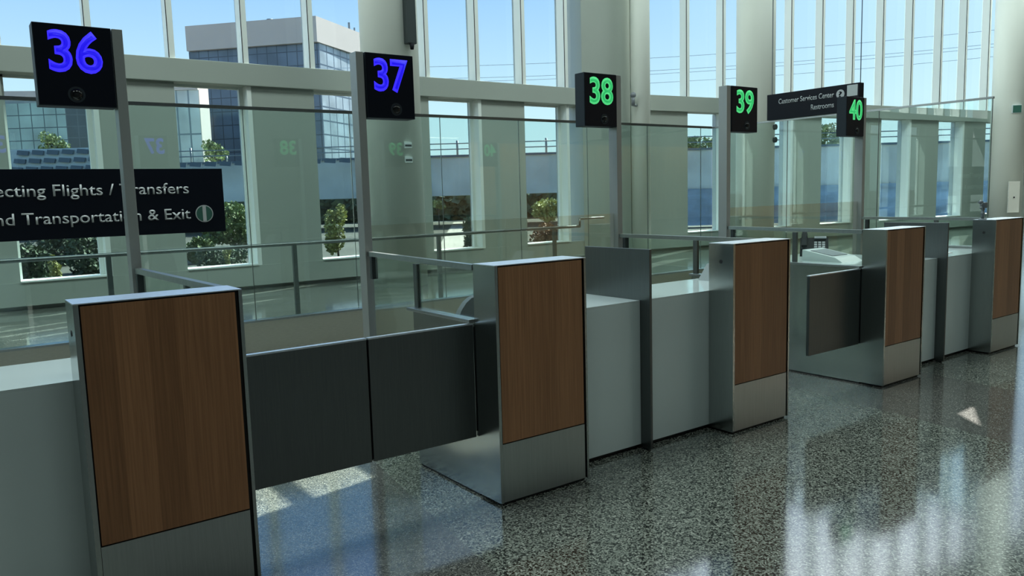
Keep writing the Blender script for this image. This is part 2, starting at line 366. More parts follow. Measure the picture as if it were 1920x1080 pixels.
for k in range(-12, 8):
    nwin[0] += 1
    # upper light between mullions k and k+1; the frame carries its right-hand mullion
    xa, xb = mx(k), mx(k+1)
    fr = MB().box(xb-.045, xb+.055, YF, YG-.02, T1, CEIL).box(xb-.03, xb+.04, YG-.02, YG+.06, T1, CEIL)
    fr.box(xa+.055, xa+.075, YG-.03, YG+.03, T1, CEIL).box(xa+.04, xb-.03, YG-.03, YG+.03, T1, T1+.04)
    f = pane_window(nwin[0], fr, MB().box(xa+.04, xb-.03, YG-.006, YG+.006, T1+.04, CEIL))
    MB().box(xb-.052, xb-.040, YF-.003, YF+.012, T1, CEIL).build('shadow_gap', m_black, f)  # black strip stands for the shaded gap beside the mullion
    if k % 2:
        nwin[0] += 1
        fr = MB().box(xb-.02, xb+.06, YF, YG+.04, SILL, T0).box(xa, xa+.05, YG-.04, YG+.04, SILL, T0)
        fr.box(xb-.09, xb-.02, YG-.06, YG+.04, SILL, T0).box(xa, xb, YF-.02, YG+.1, SILL, SILL+.025).box(xa, xb, YG-.04, YG+.04, T0-.04, T0)
        pane_window(nwin[0], fr, MB().box(xa+.05, xb-.09, YG-.006, YG+.006, SILL+.025, T0-.04))
# facade, second facet (turned a little towards the hall)
S2 = [1.62, 2.95, 4.30, 5.67, 7.01, 8.40, 9.85, 11.32, 12.90, 14.30, 15.68, 17.06, 18.44, 19.82, 21.2, 22.58, 23.96, 25.34]
def fbox(mb, s0, s1, n0, n1, z0, z1):
    return mb.prism([f2(s0, n0, z0), f2(s1, n0, z0), f2(s1, n1, z0), f2(s0, n1, z0)], (0, 0, z1-z0))
w2 = MB(); fbox(w2, 0, FEND-.05, 0, .5, .07, SILL); fbox(w2, 0, FEND-.05, .12, .5, 0, .07); fbox(w2, -.3, .2, .0, .5, SILL, CEIL)
for i in range(len(S2)-1):
    if i % 2: fbox(w2, S2[i]+.06, S2[i+1], .02, .5, SILL, T0)
fbox(w2, .2, S2[0], .02, .5, SILL, T0)
struct(w2.build('wall_far_right', m_paint))
t2 = MB(); fbox(t2, .2, FEND-.05, -.06, .4, T0, T1); struct(t2.build('trim_2', m_paint))
for i in range(-1, len(S2)-1):
    sa, sb = (S2[i] if i >= 0 else .2), S2[i+1]
    nwin[0] += 1
    fr = MB(); fbox(fr, sb-.045, sb+.055, 0, .28, T1, CEIL); fbox(fr, sa+.055, sa+.075, .27, .33, T1, CEIL)
    pn = MB(); fbox(pn, sa+.04, sb-.03, .295, .305, T1, CEIL)
    f = pane_window(nwin[0]+(1 if nwin[0] >= 40 else 0), fr, pn)
    gk = MB(); fbox(gk, sb-.056, sb-.040, -.003, .012, T1, CEIL); gk.build('shadow_gap', m_black, f)
    if i >= 0 and i % 2 == 0:
        nwin[0] += 1
        fr = MB(); fbox(fr, sb-.02, sb+.06, 0, .45, SILL, T0); fbox(fr, sa, sa+.05, .26, .34, SILL, T0); fbox(fr, sa, sb, -.02, .4, SILL, SILL+.025)
        pn = MB(); fbox(pn, sa+.05, sb-.02, .295, .305, SILL+.025, T0)
        pane_window(nwin[0]+(1 if nwin[0] >= 40 else 0), fr, pn)

# columns
def column(x, y, r, label, name='round_column'):
    o = MB().tube((x, y, 0), (x, y, CEIL), r, 48).build(name, m_col); return tag(o, label, 'column')
column(7.05, 13.3, .53, 'thick round white column behind the sign numbered 37')
column(18.28, 13.63, .51, 'thick round white column just right of the sign numbered 39')
column(30.4, 12.2, .52, 'thick round white column at the right edge of the photo')
column(14.62, 14.35, .24, 'slim round white column beside the wide grey pilaster', 'slim_column')
def column_speaker(x, y, z, label):
    t = thing('column_loudspeaker', (x, y, z), label, 'loudspeaker')
    MB().box(x-.095, x+.095, y-.07, y+.07, z, z+2.4, .012).build('cabinet', m_spk, t)
    for q in (.5, 1.8): MB().box(x-.03, x+.03, y+.06, y+.2, z+q, z+q+.06).build('bracket', m_metal, t)
    MB().tube((x, y-.05, z-.1), (x, y-.05, z), .03, 10, .045).build('cable_gland', m_plast, t)
column_speaker(7.16, 12.70, 4.36, 'tall dark grey loudspeaker on the column above the sign numbered 37')
column_speaker(30.80, 11.78, 4.78, 'tall dark grey loudspeaker on the column at the right edge')

for z, lb in ((2.58, 'upper small notice plate on the thick column behind sign 37'), (2.32, 'lower small notice plate on the thick column behind sign 37')):
    t = thing('notice_plate', (7.06, 12.76, z), lb, 'notice')
    MB().box(6.98, 7.13, 12.752, 12.775, z-.05, z+.05).build('plate', m_pale, t)
    MB().box(6.99, 7.12, 12.748, 12.752, z-.022, z+.012).build('dark_strip', m_spk, t)
for z, lb in ((3.25, 'upper black round sensor on the thick column right of sign 39'), (2.91, 'lower black round sensor on the thick column right of sign 39')):
    tag(MB().tube((18.43, 13.16, z), (18.43, 13.08, z), .075, 16).build('wall_sensor', m_plast), lb, 'sensor')
t = thing('security_camera', (14.2, 14.19, 3.75), 'small security camera on a bracket on the slim white column', 'camera')
MB().tube((14.42, 14.28, 3.76), (14.2, 14.19, 3.76), .03, 10).build('bracket_arm', m_metal, t)
MB().tube((14.2, 14.19, 3.74), (14.2, 14.19, 3.98), .045, 12).ball((14.2, 14.19, 4.0), .075).build('camera_body', m_grey, t)
t = thing('access_panel', (30.05, 11.80, .55), 'flat pale access panel low on the thick column at the right edge', 'panel')
rbox('door', (30.005, 11.76), (.18, .03), -.73, m_conc, t, .55, 1.62)
rbox('lock', (29.98, 11.735), (.02, .012), -.73, m_plast, t, 1.05, 1.10, .002)
t = thing('exit_sign', (30.05, 11.80, 3.95), 'small green sign on the thick column at the right edge', 'sign')
rbox('housing', (30.04, 11.80), (.15, .03), -.73, m_pale, t, 3.92, 4.2)
rbox('green_face', (30.017, 11.776), (.135, .004), -.73, m_green, t, 3.94, 4.18, .001)
# ------------------------------------------------------------------ counter row
Y0, PW, PH, PD = 3.2535, .6146, 1.2666, .200
PX = [.380, 2.2626, 4.148, 6.026, 7.944]
YC, CT = Y0+PD, .95                                     # counter front, counter top
def make_pylon():
    t = thing('counter_pylon', (0, Y0, 0), '', 'pylon', 'wood fronted pylons along the counter row')
    y0 = Y0
    sh = MB().box(0, .018, y0, y0+PD, .015, PH).box(PW-.014, PW, y0, y0+PD, .015, PH).box(.018, PW-.014, y0+PD-.012, y0+PD, .015, PH)
    sh.build('steel_shell', m_side_steel, t)
    MB().box(0, PW, y0, y0+PD, PH, PH+.004).build('top_cap', m_cap, t)
    MB().box(.018, PW-.014, y0+.02, y0+.03, .015, PH).build('backing', m_black, t)
    MB().box(.024, PW-.028, y0+.004, y0+.02, .336, PH-.007).build('wood_panel', m_wood, t)
    MB().box(.020, PW-.028, y0+.002, y0+.02, .018, .331).build('kick_plate', m_steel, t)
    MB().box(.02, PW-.02, y0+.02, y0+PD-.02, 0, .015).build('plinth', m_black, t)
    return t
py0 = make_pylon()
plabels = ['nearest wood fronted steel pylon at the left, below the sign numbered 36',
           'wood fronted steel pylon at the right end of the two closed gate leaves',
           'middle wood fronted pylon with a small round hole, right of two white counters',
           'wood fronted steel pylon with a single gate leaf on its left',
           'farthest wood fronted pylon with a small jointed camera arm on top']
pys = [py0]+[copy_tree(py0) for _ in PX[1:]]
for i, x in enumerate(PX):
    o = pys[i]
    o.location.x = x; o['label'] = plabels[i]
    if i in (0, 2, 4):                                  # little sensor hole on the customer side
        MB().tube((x-.002, Y0+.10, 1.15), (x+.004, Y0+.10, 1.15), .012, 16).build('sensor_hole', m_black, o)

def make_counter(x0, x1, label, yb):
    t = thing('service_counter', (x0, YC, 0), label, 'counter', 'white service counters between the pylons')
    MB().box(x0, x1, YC, yb-.02, .03, CT-.012).build('white_body', m_white, t)
    MB().box(x0, x1, YC, yb, CT-.012, CT).build('worktop', m_wtop, t)
    MB().box(x0+.02, x1-.02, YC+.03, yb-.05, 0, .03).build('toe_kick', m_black, t)
    return t
DIV = [3.507, 7.290]
make_counter(-.95, .99-.03, 'white service counter at the left edge beside the nearest pylon', 4.0)
make_counter(PX[1]+PW+.002, DIV[0]-.011, 'white service counter between the second pylon and the steel divider', 4.0)
make_counter(DIV[0]+.011, PX[2]+PW-.03, 'white service counter between the steel divider and the middle pylon', 4.0)
make_counter(PX[3]+.03, DIV[1]-.011, 'narrow looking white counter left of the far steel divider', 4.72)
make_counter(DIV[1]+.011, PX[4]+PW-.03, 'white counter between the far steel divider and the farthest pylon', 4.0)
for x, lb in zip(DIV, ('brushed steel divider blade between the two white counters in mid row', 'brushed steel divider blade between the two farthest white counters')):
    t = thing('counter_divider', (x, 3.37, 0), lb, 'divider', 'steel divider blades between counters')
    MB().box(x-.01, x+.01, 3.37, 3.96, .012, 1.27, .002).build('blade', m_gate, t)
    MB().box(x-.008, x+.008, 3.39, 3.44, 0, .012).build('foot', m_black, t)

# side screens of the booths along the lanes: steel below, glass above, rail back to the sign post
SGN = [(.51, .89, .895, 'blue', '36'), (2.435, 2.80, 2.37, 'blue', '37'), (4.39, 4.752, 4.755, 'green', '38'), (6.265, 6.66, 6.205, 'green', '39'), (8.24, 8.597, 8.60, 'green', '40')]
def side_screen(x, xp, inner, label):
    """x: lane face at the pylon, xp: rail end at the post, inner: +1 when the booth lies to the right"""
    t = thing('booth_side_screen', (x, YC, 0), label, 'screen', 'booth side screens along the gate lanes')
    i = inner; xs = lambda a, b: (min(x+i*a, x+i*b), max(x+i*a, x+i*b))
    a, b = xs(0, .022)
    MB().box(a, b, YC+.002, 4.12, .012, .955).build('steel_panel', m_side_steel, t)
    a2, b2 = xs(-.035, .028)
    MB().box(a2, b2, YC+.002, 4.14, .957, .975, .002).build('shelf', m_rail, t)
    MB().box(*xs(.004, .018), YC+.01, 4.10, 0, .012).build('foot', m_black, t)
    MB().bar((x+i*.011, YC+.002, 1.25), (xp, 4.948, 1.25), .034, .03).build('top_rail', m_rail, t)
    MB().box(*xs(.0, .024), 4.06, 4.10, .976, 1.235).build('frame_post', m_drail, t)
    MB().box(*xs(.008, .016), YC+.004, 4.06, .976, 1.233).build('window_pane', m_side, t)
    q = (xp-(x+i*.011))/(4.948-YC)
    xa, xb = x+i*.011+q*(4.13-YC), x+i*.011+q*(4.9-YC)
    MB().prism([(xa-.005, 4.13, .02), (xb-.005, 4.9, .02), (xb+.005, 4.9, .02), (xa+.005, 4.13, .02)], (0, 0, 1.21)).build('side_pane', m_side, t)
    for z0, z1 in ((1.08, 1.235), (0, .16)): MB().box(xb-.022, xb+.022, 4.87, 4.905, z0, z1, .004).build('clamp', m_spk, t)
    return t
side_screen(PX[0]+PW-.002, .925, -1, 'booth side screen whose rail shows above the nearest pylon')
side_screen(PX[1]+.002, 2.40, 1, 'glass topped booth side screen left of the second pylon')
side_screen(PX[2]+PW-.002, 4.785, -1, 'booth side screen behind the middle pylon, ending at the post of sign 38')
side_screen(PX[3]+.002, 6.235, 1, 'glass topped steel side screen behind the single gate leaf')
side_screen(PX[4]+PW-.002, 8.625, -1, 'booth side screen behind the farthest pylon, ending at the post of sign 40')

# gates
def gate(x0, x1, hinge_x, label):
    t = thing('gate_leaf', (hinge_x, YC, .33), label, 'gate', 'dark steel gate leaves')
    s = 1 if hinge_x > (x0+x1)/2 else -1
    MB().box(x0, x1, YC+.006, YC+.03, .332, .945, .002).build('leaf_panel', m_gate, t)
    if s < 0: MB().box(x1-.02, x1+.03, YC+.034, YC+.04, .332, .945).build('meeting_strip', m_black, t)
    MB().box(x0, x1, YC+.004, YC+.032, .945, .953).build('edge_trim', m_cap, t)
    MB().tube((hinge_x-s*.004, YC+.022, .36), (hinge_x-s*.004, YC+.022, .93), .008, 10).build('hinge', m_spk, t)
gate(.998, 1.637, .997, 'left leaf of the closed dark steel gate beside the nearest pylon')
gate(1.647, 2.256, 2.258, 'right leaf of the closed dark steel gate beside the second pylon')
gate(5.315, 6.016, 6.020, 'single dark steel gate leaf hinged at the fourth pylon')

# lane number signs on posts
def lane_sign(x0, x1, xp, colour, num, label):
    t = thing('lane_number_sign', (xp+.0275, 5.0, 0), label, 'sign', 'illuminated lane number signs')
    MB().box(xp, xp+.055, 4.95, 5.05, 0, 2.606, .002).build('post', m_post, t)
    h = MB().box(x0, x1, 4.945, 5.06, 2.172, 2.606, .003).build('housing', m_signside, t)
    MB().box(x0+.004, x1-.004, 4.941, 4.945, 2.176, 2.602).build('front_face', m_sign, h)
    MB().box(x0+.004, x1-.004, 5.06, 5.064, 2.176, 2.602).build('back_face', m_sign, h)
    w = x1-x0; cx = (x0+x1)/2+.005
    m1, mc = (m_blueled, m_bluecore) if colour == 'blue' else (m_greenled, m_greencore)
    text('numeral', num, .215, .262, (cx, 4.941, 2.362), (1, 0, 0), (0, 0, 1), m1, t, .003, .03, 'CENTER')
    text('numeral_core', num, .205, .250, (cx, 4.938, 2.367), (1, 0, 0), (0, 0, 1), mc, t, .001, -.012, 'CENTER')
    text('rear_numeral', num, .215, .262, (cx, 5.064, 2.362), (-1, 0, 0), (0, 0, 1), m1, t, .003, .03, 'CENTER')
    dx = -.012 if num == '36' else .03
    MB().ball((cx+dx, 4.945, 2.235), .034, (1, .6, 1), 3).build('camera_dome', m_lens, t, True)
    MB().tube((cx+dx, 4.938, 2.235), (cx+dx, 4.9405, 2.235), .043, 24).build('dome_ring', m_signside, t)
sl_ = ['blue lit lane sign numbered 36 on a steel post', 'blue lit lane sign numbered 37 on a steel post', 'green lit lane sign numbered 38 on a steel post',
       'green lit lane sign numbered 39 on a steel post', 'green lit lane sign numbered 40 on a steel post']
for s, lb in zip(SGN, sl_): lane_sign(*s, lb)

# low bronze glass screens at the back of each booth pair
for x0, x1, lb in ((2.43, 4.752, 'low bronze tinted glass screen behind the two nearer white counters'), (6.265, 8.597, 'low bronze tinted glass screen behind the two farthest white counters')):
    t = thing('low_glass_screen', ((x0+x1)/2, 5.0, 0), lb, 'screen'); xm = (x0+x1)/2
    MB().box(x0, xm-.004, 4.994, 5.006, .04, 1.442).build('pane', m_low, t); MB().box(xm+.004, x1, 4.994, 5.006, .04, 1.442).build('pane', m_low, t)
    MB().box(x0, x1, 4.985, 5.015, 0, .04).build('floor_channel', m_rail, t)

# ------------------------------------------------------------------ tall glass barrier behind the booths
GY, GX = 8.6, 10.40
t = thing('tall_glass_barrier', (3, GY, 0), 'long tall glass barrier on a steel base behind the booths', 'barrier')
bar = t
MB().box(-9, GX-.065, GY-.06, GY+.06, 0, .32).build('steel_base', m_base, t)
MB().box(-9, GX-.065, GY-.065, GY+.065, .32, .34).build('base_cap', m_rail, t)
MB().box(-9, GX-.02, GY-.018, GY+.018, 2.615, 2.648).build('top_rail', m_drail, t)
x = 2.765-1.2265*9
while x < GX-.1:
    MB().box(x+.004, min(x+1.2225, GX-.02), GY-.007, GY+.007, .34, 2.615).build('pane', m_tall, t)
    MB().box(x-.003, x+.003, GY-.005, GY+.005, .34, 2.615).build('joint_seal', m_drail, t); x += 1.2265
t = thing('return_glass_barrier', (GX, 6.5, 0), 'tall glass barrier at the right running towards the counters', 'barrier')
MB().box(GX-.06, GX+.06, 4.35, GY+.06, 0, .32).build('steel_base', m_base, t)
MB().box(GX-.018, GX+.018, 4.34, GY+.018, 2.615, 2.64).build('top_rail', m_rail, t)
for i in range(3):
    y = 4.35+i*1.415; MB().box(GX-.007, GX+.007, y+.004, y+1.405, .32, 2.615).build('pane', m_tall, t)
    MB().box(GX-.005, GX+.005, y-.003, y+.003, .32, 2.615).build('joint_seal', m_drail, t)

# wayfinding signs
SY = GY-.10
t = thing('wayfinding_sign', (.7, SY, 1.33), 'long black directions sign with white lettering on the glass behind sign 36', 'sign')
MB().box(-1.35, 2.47, SY-.03, SY+.03, 1.335, 1.985, .003).build('panel', m_sign, t)
for q in (-.8, .6, 2.0): MB().box(q, q+.06, SY+.03, SY+.092, 1.4, 1.9).build('bracket', m_metal, t)
text('lettering', 'Connecting Flights / Transfers',   .112, 2.05, (2.125, SY-.031, 1.735), (1, 0, 0), (0, 0, 1), m_txt, t, .003, .006, 'RIGHT')
text('lettering', 'Ground Transportation & Exit',   .112, 2.05, (2.125, SY-.031, 1.478), (1, 0, 0), (0, 0, 1), m_txt, t, .003, .006, 'RIGHT')
ic = MB().tube((2.262, SY-.034, 1.525), (2.262, SY-.030, 1.525), .088, 32).build('exit_symbol', m_txt, t)
MB().tube((2.262, SY-.036, 1.525), (2.262, SY-.034, 1.525), .079, 32).build('symbol_disc', m_green, ic)
MB().box(2.245, 2.279, SY-.039, SY-.036, 1.447, 1.603).build('symbol_bar', m_txt, ic)
t = thing('wayfinding_sign', (GX, 6.7, 2.64), 'black services and restrooms sign standing on the return glass behind sign 40', 'sign')
y0, y1 = 6.02, 7.50; SX = GX-.06
MB().box(SX, SX+.11, y0, y1, 2.642, 3.02, .003).build('panel', m_sign, t)
text('lettering', 'Customer Services Center', .078, .90, (SX-.001, 6.395, 2.865), (0, -1, 0), (0, 0, 1), m_txt, t, .003, .006, 'RIGHT')
text('lettering', 'Restrooms', .078, .36, (SX-.001, 6.395, 2.725), (0, -1, 0), (0, 0, 1), m_txt, t, .003, .006, 'RIGHT')
ic = MB().tube((SX-.004, 6.30, 2.895), (SX, 6.30, 2.895), .062, 24).build('information_symbol', m_txt, t)
text('question_mark', '?', .075, .05, (SX-.0045, 6.30, 2.858), (0, -1, 0), (0, 0, 1), m_sign, ic, .002, .02, 'CENTER')
MB().box(SX-.004, SX, 6.045, 6.20, 2.85, 3.0).build('pale_plate', m_pale, t)
MB().path([(SX+.055, 6.04, 3.02), (SX+.055, 6.04, CEIL)], .006, 6).build('hanging_wire', m_wire, t)
MB().path([(SX+.055, 7.45, 3.02), (SX+.055, 7.45, CEIL)], .006, 6).build('hanging_wire', m_wire, t)

# guard rail near the windows
HY = 11.0
t = thing('guard_rail', (4, HY, 0), 'thin steel guard rail running past the windows', 'railing')
MB().tube((-8, HY, 1.02), (9.6, HY, 1.02), .026, 12).tube((9.6, HY, 1.02), (9.6, HY, 1.16), .022, 10).tube((9.6, HY, 1.16), (10.2, HY, 1.16), .022, 10).build('handrail', m_drail, t)
x = 4.15-2.42*5
while x < 9.7:
    MB().box(x-.03, x+.03, HY-.025, HY+.025, 0, 1.0).build('post', m_drail, t); x += 2.42

# ------------------------------------------------------------------ things on the counters
def desk_phone(x, y, z, rz, label):
    t = thing('desk_phone', (x, y, z), label, 'phone')
    c, s = math.cos(rz), math.sin(rz)
    px_ = 1.3; L = lambda px, py, pz: (x+(c*px-s*py)*px_, y+(s*px+c*py)*px_, z+pz*px_)
    pr = [L(-.10, -.11, 0), L(-.10, .11, 0), L(-.10, .11, .12), L(-.10, .06, .13), L(-.10, -.11, .03)]
    MB().prism(pr, Vector(L(.10, 0, 0))-Vector(L(-.10, 0, 0))).build('base', m_plast, t)
    hs = MB(); a, b = L(-.07, -.09, .075), L(-.07, .09, .165)
    hs.bar(a, b, .045, .03); hs.bar(L(-.07, -.10, .045), L(-.07, -.06, .065), .055, .045); hs.bar(L(-.07, .06, .125), L(-.07, .10, .145), .055, .045)
    hs.build('handset', m_plast, t)
    MB().prism([L(.0, .03, .121), L(.085, .03, .121), L(.085, .075, .131), L(.0, .075, .131)], (0, 0, .012)).build('display', m_grey, t)
    kp = MB()
    for i in range(3):
        for j in range(4): kp.prism([L(.0+.028*i, -.085+.026*j, .045+.0148*j), L(.02+.028*i, -.085+.026*j, .045+.0148*j), L(.02+.028*i, -.067+.026*j, .055+.0148*j), L(.0+.028*i, -.067+.026*j, .055+.0148*j)], (0, 0, .006))
    kp.build('keypad', m_grey, t)
desk_phone(6.98, 4.50, CT, -1.0, 'black desk phone on the counter behind the single gate leaf')
t = thing('document_reader', (6.58, 4.06, CT), 'pale wedge shaped reader on the counter beside the black desk phone', 'reader')
MB().prism([(6.42, 3.86, CT), (6.42, 4.26, CT), (6.42, 4.26, CT+.10), (6.42, 3.93, CT+.04)], (.32, 0, 0)).build('housing', m_pale, t)
MB().prism([(6.46, 3.98, CT+.050), (6.70, 3.98, CT+.050), (6.70, 4.2, CT+.09), (6.46, 4.2, CT+.09)], (0, 0, .004)).build('scan_window', m_grey, t)
t = thing('passport_scanner', (4.66, 3.75, CT), 'slanted grey scanner on the white counter against the middle pylon', 'scanner')
MB().prism([(4.585, 3.66, CT), (4.585, 3.92, CT), (4.66, 3.90, CT+.12), (4.66, 3.68, CT+.12)], (.065, 0, 0)).build('housing', m_midgrey, t)
MB().box(4.665, 4.72, 3.70, 3.86, CT+.12, CT+.126).build('scan_window', m_grey, t)
hx, hy = 2.79, 4.42
t = thing('task_chair', (hx, hy, 0), 'dark grey task chair seen through the side glass of the second pylon', 'chair')
bk = MB(); arc = [(hx-.20+.40*i/10, .58+(.40)*math.sin(math.pi*i/10)**.42) for i in range(11)]
bk.prism([(x, hy-.20, z) for x, z in arc]+[(hx+.17, hy-.20, .52), (hx-.17, hy-.20, .52)], (0, .05, 0)).build('backrest', m_grey, t)
MB().box(hx-.22, hx+.22, hy-.17, hy+.25, .45, .52, .025).build('seat', m_grey, t)
MB().bar((hx, hy-.16, .44), (hx, hy-.17, .66), .05, .02).build('back_support', m_plast, t)
MB().tube((hx, hy, .10), (hx, hy, .45), .028, 12).build('gas_stem', m_metal, t)
for q in range(5):
    e = Vector((hx+.28*math.cos(q*1.2566), hy+.28*math.sin(q*1.2566), .07))
    lg = MB().tube((hx, hy, .11), e, .022, 8, .014).build('leg', m_plast, t)
    MB().tube(e+Vector((-.012, 0, -.042)), e+Vector((.012, 0, -.042)), .028, 12).build('castor', m_plast, lg)
t = thing('label_printer', (7.66, 3.85, CT), 'small grey printer box with papers on the farthest white counter', 'printer')
MB().box(7.52, 7.74, 3.72, 3.95, CT, CT+.13, .008).build('housing', m_grey, t)
MB().box(7.515, 7.745, 3.715, 3.955, CT+.13, CT+.145, .004).build('lid', m_plast, t)
MB().prism([(7.55, 3.74, CT+.146), (7.70, 3.74, CT+.146), (7.70, 3.90, CT+.165), (7.55, 3.90, CT+.165)], (0, 0, .006)).build('paper_stack', m_paper, t)
t = thing('paper_sheets', (7.83, 3.80, CT), 'loose white papers on the counter beside the farthest pylon', 'paper')
MB().box(7.78, 7.92, 3.62, 3.83, CT, CT+.006).build('lower_sheet', m_paper, t)
rbox('upper_sheet', (7.86, 3.80), (.07, .10), .3, m_paper, t, CT+.006, CT+.012, .001)
# jointed camera arm on the last pylon
cx, cy, cz = 8.00, Y0+.14, PH
t = thing('camera_arm', (cx, cy, cz), 'small jointed camera arm standing on top of the farthest pylon', 'camera')
MB().tube((cx, cy, cz), (cx, cy, cz+.012), .035, 20).build('base', m_metal, t)
MB().tube((cx, cy, cz+.012), (cx, cy, cz+.12), .013, 12).ball((cx, cy, cz+.06), .02).ball((cx, cy, cz+.10), .018).build('stem', m_metal, t)
MB().tube((cx, cy, cz+.10), (cx-.06, cy-.01, cz+.115), .009, 10).ball((cx-.06, cy-.01, cz+.115), .014).tube((cx-.06, cy-.01, cz+.115), (cx-.05, cy-.01, cz+.165), .008, 10).build('arm', m_metal, t)
MB().box(cx-.022, cx+.03, cy-.03, cy+.02, cz+.11, cz+.165, .005).build('camera_head', m_grey, t)
MB().tube((cx-.05, cy-.012, cz+.16), (cx-.05, cy+.012, cz+.172), .018, 12).build('lamp_head', m_grey, t)

# ------------------------------------------------------------------ outside
GZ = -.7
struct(MB().box(-300, 500, 15.45, 700, GZ-.5, GZ).build('ground', m_ground))
# elevated guideway
D = 62.0; hz = lambda p, z: Vector((p.x, p.y, z))
pA, pB = hz(far(-900, 380, D), 0), hz(far(2600, 340, D), 0)
fw = Vector((Fv.x, Fv.y, 0)).normalized(); al = (pB-pA).normalized()
TOP = 4.75
t = thing('elevated_guideway', (hz(far(960, 366, D), GZ)), 'long concrete elevated guideway with a railing beyond the windows', 'guideway')
MB().prism([pA+Vector((0, 0, 1.75)), pB+Vector((0, 0, 1.75)), pB+Vector((0, 0, TOP)), pA+Vector((0, 0, TOP))], fw*.35).build('parapet', m_conc, t)
MB().prism([pA+fw*.35+Vector((0, 0, 1.75)), pB+fw*.35+Vector((0, 0, 1.75)), pB+fw*8+Vector((0, 0, 1.75)), pA+fw*8+Vector((0, 0, 1.75))], (0, 0, .9)).build('deck', m_conc, t)
MB().prism([pA-fw*.12+Vector((0, 0, TOP)), pB-fw*.12+Vector((0, 0, TOP)), pB+fw*.4+Vector((0, 0, TOP)), pA+fw*.4+Vector((0, 0, TOP))], (0, 0, .16)).build('coping', m_wire, t)
rail = MB()
for z in (TOP+.62, TOP+1.05): rail.tube(pA+fw*.2+Vector((0, 0, z)), pB+fw*.2+Vector((0, 0, z)), .045, 6)
rail.build('guard_rail', m_metal, t)
for px in range(190, 2000, 167):
    c = hz(far(px, 300, D), 0)+fw*.2
    MB().tube(c+Vector((0, 0, TOP+.15)), c+Vector((0, 0, TOP+1.3)), .09, 8).build('rail_post', m_metal, t)
    c += al*2.8
    MB().tube(c+Vector((0, 0, TOP+.15)), c+Vector((0, 0, TOP+.6)), .07, 8).build('short_post', m_metal, t)
for px in (230, 720, 1230, 1860):
    c = hz(far(px, 360, D+4), 0)
    MB().tube(c+Vector((0, 0, GZ)), c+Vector((0, 0, 1.75)), .8, 20).build('pier', m_conc, t)
# louvred screen on the left stretch
t = thing('louvre_screen', hz(far(130, 330, D-1), GZ), 'pale louvred screen in rows beyond the leftmost window', 'screen')
q0, q1 = hz(far(20, 330, D-1.5), 0), hz(far(700, 330, D-1.5), 0)
lv = MB()
for r_ in range(3):
    zz = 4.55+r_*.62 if True else 0
    L_ = (q1-q0).length*(1.0 if r_ == 0 else .27); n_ = int(L_/1.15)
    for i in range(n_):
        c = q0+al*(i*1.15+.3*r_)
        lv.prism([c+Vector((0, 0, zz)), c+al*.85+Vector((0, 0, zz-.08)), c+al*.95+Vector((0, 0, zz+.26)), c+al*.1+Vector((0, 0, zz+.34))], fw*.12)
lv.build('slats', m_wire, t)
pn = MB().prism([q0+Vector((0, 0, 3.9)), q0+al*((q1-q0).length*.28)+Vector((0, 0, 3.9)), q0+al*((q1-q0).length*.28)+Vector((0, 0, 6.2)), q0+Vector((0, 0, 6.2))], fw*-.08+fw*.02)
bmesh.ops.translate(pn.bm, verts=pn.bm.verts, vec=fw*.25)
pn.build('backing_panel', m_pale, t)
MB().bar(q0+fw*.3+Vector((0, 0, GZ)), q0+fw*.3+Vector((0, 0, 3.9)), .5, .5).build('support', m_conc, t)

# office buildings
def facade_block(name, label, pts, z0, z1, mats, fascia=None):
    """pts: footprint corners in order, seen faces first"""
    t = thing(name, (pts[0]+pts[1])/2+Vector((0, 0, GZ)), label, 'building')
    for i, mt in enumerate(mats):
        bm = bmesh.new(); uvl = bm.loops.layers.uv.new('UVMap'); a, b = pts[i], pts[i+1]
        uv_face(bm, [a+Vector((0, 0, z0)), b+Vector((0, 0, z0)), b+Vector((0, 0, z1)), a+Vector((0, 0, z1))], uvl)
        mb = MB(); mb.bm.free(); mb.bm = bm; mb.build('glass_wall', mt, t)
    return t
d2 = lambda px, d: hz(far(px, 370, d), 0)
a, b, c = d2(374, 114), d2(613, 110), d2(800, 145)
e = a+(c-b)
ZT, ZF = far(613, 40, 110).z, far(613, 86, 110).z
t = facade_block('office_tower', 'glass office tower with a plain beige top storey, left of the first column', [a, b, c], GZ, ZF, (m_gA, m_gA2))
MB().prism([p+Vector((0, 0, GZ)) for p in (a+fw*.6, b+fw*.6, c+fw*.6, e)], (0, 0, ZF-GZ)).build('core', m_beige, t)
g = -fw*.7
MB().prism([p+Vector((0, 0, ZF)) for p in (a+g, b+g, c+g+al*1, e)], (0, 0, ZT-ZF)).build('beige_top_storey', m_beige, t)
c0 = hz(far(495, 60, 118), ZT)
MB().bar(c0-al*1.9, c0+al*2.0, 3, 2.6).tube(c0+al*1+Vector((0, 0, 1)), c0+al*1+Vector((0, 0, 2.3)), .5, 10).build('roof_plant', m_metal, t)
c0 = hz(far(655, 60, 122), ZT)
MB().path([c0, c0+Vector((0, 0, 2.4))], .18, 6).path([c0+al*.8, c0+al*.8+Vector((0, 0, 1.6))], .14, 6).build('roof_mast', m_metal, t)
a, b, b2, c = d2(-160, 92), d2(137, 92), d2(176, 92.5), d2(345, 96)
z1 = far(60, 196, 92).z
t = facade_block('glass_office_block', 'lower pale green glass office block seen through the leftmost window', [a, b, b2, c], GZ, z1, (m_gB, m_gB2, m_gB))
MB().prism([p+Vector((0, 0, GZ)) for p in (a+fw*.5, c+fw*.5, c+fw*9, a+fw*9)], (0, 0, z1-GZ)).build('core', m_beige, t)
MB().prism([p+Vector((0, 0, z1)) for p in (a-fw*.3, c-fw*.3, c+fw*9, a+fw*9)], (0, 0, 1.6)).build('parapet', m_beige, t)
a, b = d2(300, 88), d2(386, 88)
z1 = far(360, 172, 88).z
